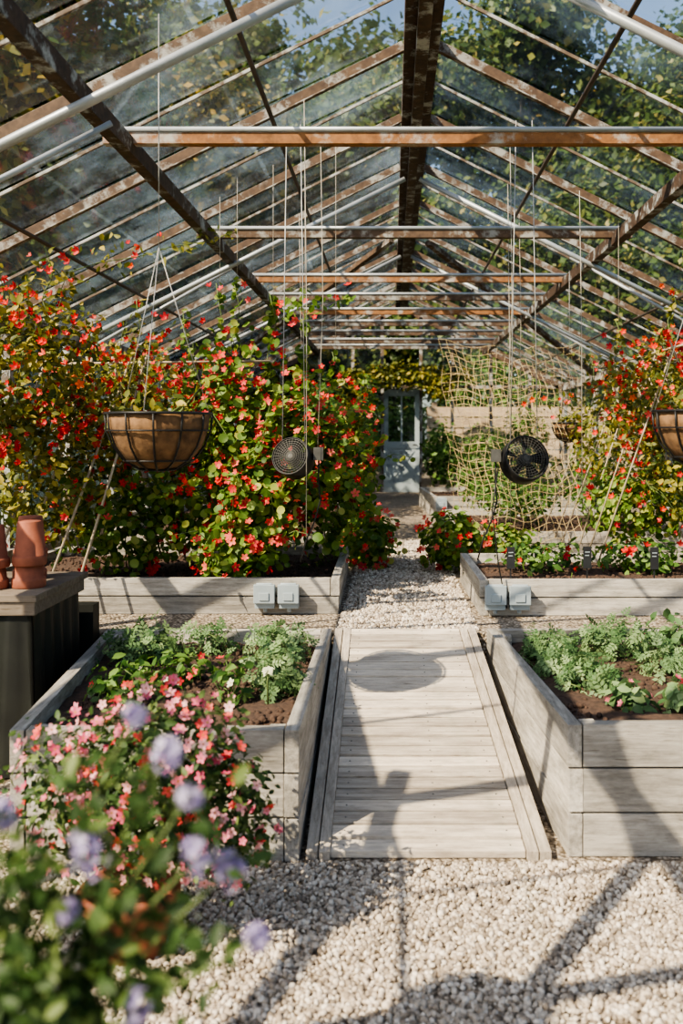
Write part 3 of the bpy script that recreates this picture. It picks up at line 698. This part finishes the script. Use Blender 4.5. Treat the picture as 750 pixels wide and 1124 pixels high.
# ---------------------------------------------------------------- utility boxes
def outlet(x,y,z,s=1):
    root=empty('outdoor_socket_box'); mb=MB(); w=.05*s
    mb.box(x-w,x+w,y-.05*s,y-.001,z-.065*s,z+.05*s,M_box)
    mb.box(x-w*1.06,x+w*1.06,y-.072*s,y-.051*s,z-.035*s,z+.06*s,M_box)
    mb.box(x-w*.5,x+w*.5,y-.078*s,y-.0725*s,z-.02*s,z+.02*s,M_box)
    mb.tube([(x-w*.8,y-.06*s,z+.061*s),(x+w*.8,y-.06*s,z+.061*s)],.007*s,M_box,8)
    mb.tube([(x,y-.025*s,z-.065*s),(x,y-.025*s,z-.085*s)],.012*s,M_box,10)
    mb.obj('box_body',root,.004)
outlet(-.74,5.36,UP+.12,1.15); outlet(-.60,5.36,UP+.12,1.15)
outlet(.60,5.31,UP+.12,1.15); outlet(.74,5.31,UP+.12,1.15); outlet(.62,11.39,UP+.18,1.3)
mb=MB(); mb.tube([(.67,5.30,UP+.05),(.62,5.28,UP+.30),(.58,5.25,UP+.62),(.62,5.3,1.3)],.004,M_black,5); mb.obj('power_cable')
for x,y in ((.71,5.42),(1.17,5.44),(1.56,5.4)):
    root=empty('plant_label'); mb=MB(); mb.box(x-.024,x+.024,y,y+.008,.69,.82,M_label); mb.box(x-.004,x+.004,y+.008,y+.014,.57,.78,M_label)
    mb.box(x-.014,x+.014,y-.001,y,.785,.79,M_box); mb.box(x-.014,x+.010,y-.001,y,.765,.77,M_box); mb.obj('tag',root)

# ---------------------------------------------------------------- canes
mb=MB()
for k in range(5):
    x=-2.45+.17*k; mb.tube([(x,5.1,.6),(x+.22+random.uniform(-.05,.05),5.9,2.0)],.008,M_cane,6)
    mb.tube([(x+.3,6.5,.6),(x+.1,6.0,2.0)],.008,M_cane,6)
mb.tube([(-2.4,5.98,1.95),(-.8,5.98,1.97)],.008,M_cane,6)
mb.obj('bamboo_cane_trellis')
mb=MB()
for k in range(6):
    y=6.2+.4*k; mb.tube([(1.35+.1*random.random(),y,.6),(1.95,y+.1,2.1)],.006,M_cane,6); mb.tube([(2.5,y,.6),(1.92,y+.1,2.15)],.006,M_cane,6)
mb.tube([(1.93,5.8,2.08),(1.93,8.6,2.1)],.008,M_cane,6)
mb.obj('bamboo_cane_trellis')
def net(mb,o,u,v,nu,nv,r=.0024):
    o=Vector(o);u=Vector(u);v=Vector(v)
    def P(a,b):
        p=o+u*a+v*b; sag=.10*math.sin(a*3.1)*math.sin(b*3.1)
        return p+Vector((.02*math.sin(b*23+a*9),sag*-1,.025*math.sin(a*19+b*7)-.07*math.sin(a*3.14)))
    for i in range(nu+1): mb.tube([P(i/nu,j/(nv)) for j in range(nv+1)],r,M_net,3,False)
    for j in range(nv+1): mb.tube([P(i/nu,j/nv) for i in range(nu+1)],r,M_net,3,False)
mb=MB()
net(mb,(.58,7.3,.66),(1.0,.25,0),(-.08,.9,1.55),16,24)
net(mb,(.60,8.9,.75),(1.5,.3,0),(-.1,.5,1.7),18,20,.0026)
mb.obj('trellis_netting')
mb=MB()
for (x,y,z0) in ((-.50,5.2,.9),(-.46,5.9,1.2),(.78,6.0,1.2),(1.3,6.3,1.1),(.88,6.9,.8),(-.75,7.4,1.2),(1.05,7.5,1.6)):
    mb.tube([(x,y,zr(x)-.08),(x+.015,y,(zr(x)+z0)/2),(x+random.uniform(-.04,.04),y,z0)],.0022,M_rope,4)
for (x,y,z0) in ((-1.0,5.9,2.45),(-.78,6.0,2.35),(-.57,6.0,2.2),(-.38,6.2,2.0),(-1.15,6.1,2.45),(1.62,6.5,2.25)):
    mb.tube([(x,y,zr(x)-.08),(x,y,z0)],.0015,M_rope,4)
mb.obj('hanging_strings')

# ---------------------------------------------------------------- light, world, camera
w=bpy.data.worlds.new('sky'); scene.world=w; w.use_nodes=True; nt=w.node_tree; nt.nodes.clear()
o=nt.nodes.new('ShaderNodeOutputWorld'); b=nt.nodes.new('ShaderNodeBackground'); s=nt.nodes.new('ShaderNodeTexSky')
s.sky_type='NISHITA'; s.sun_disc=False; s.sun_elevation=math.radians(42); s.sun_rotation=math.radians(225); s.dust_density=2.0
b.inputs['Strength'].default_value=.23
nt.links.new(s.outputs[0],b.inputs[0]); nt.links.new(b.outputs[0],o.inputs[0])
L=bpy.data.lights.new('sun','SUN'); L.energy=12.5; L.angle=math.radians(.4); L.color=(1,.83,.62)
lo=bpy.data.objects.new('sun',L); COL.objects.link(lo)
lo.rotation_euler=Vector((.92,.81,-1.16)).to_track_quat('-Z','Y').to_euler(); lo.location=(-9,-9,12)
cam=bpy.data.cameras.new('camera'); co=bpy.data.objects.new('camera',cam); COL.objects.link(co)
co.location=(0,0,1.5); co.rotation_euler=(math.radians(90),0,0)
cam.sensor_width=36; cam.lens=36*1000/1124; cam.shift_x=-55/1124; cam.shift_y=-87/1124
cam.clip_start=.05; cam.clip_end=300
cam.dof.use_dof=True; cam.dof.focus_distance=5.0; cam.dof.aperture_fstop=2.4
scene.camera=co
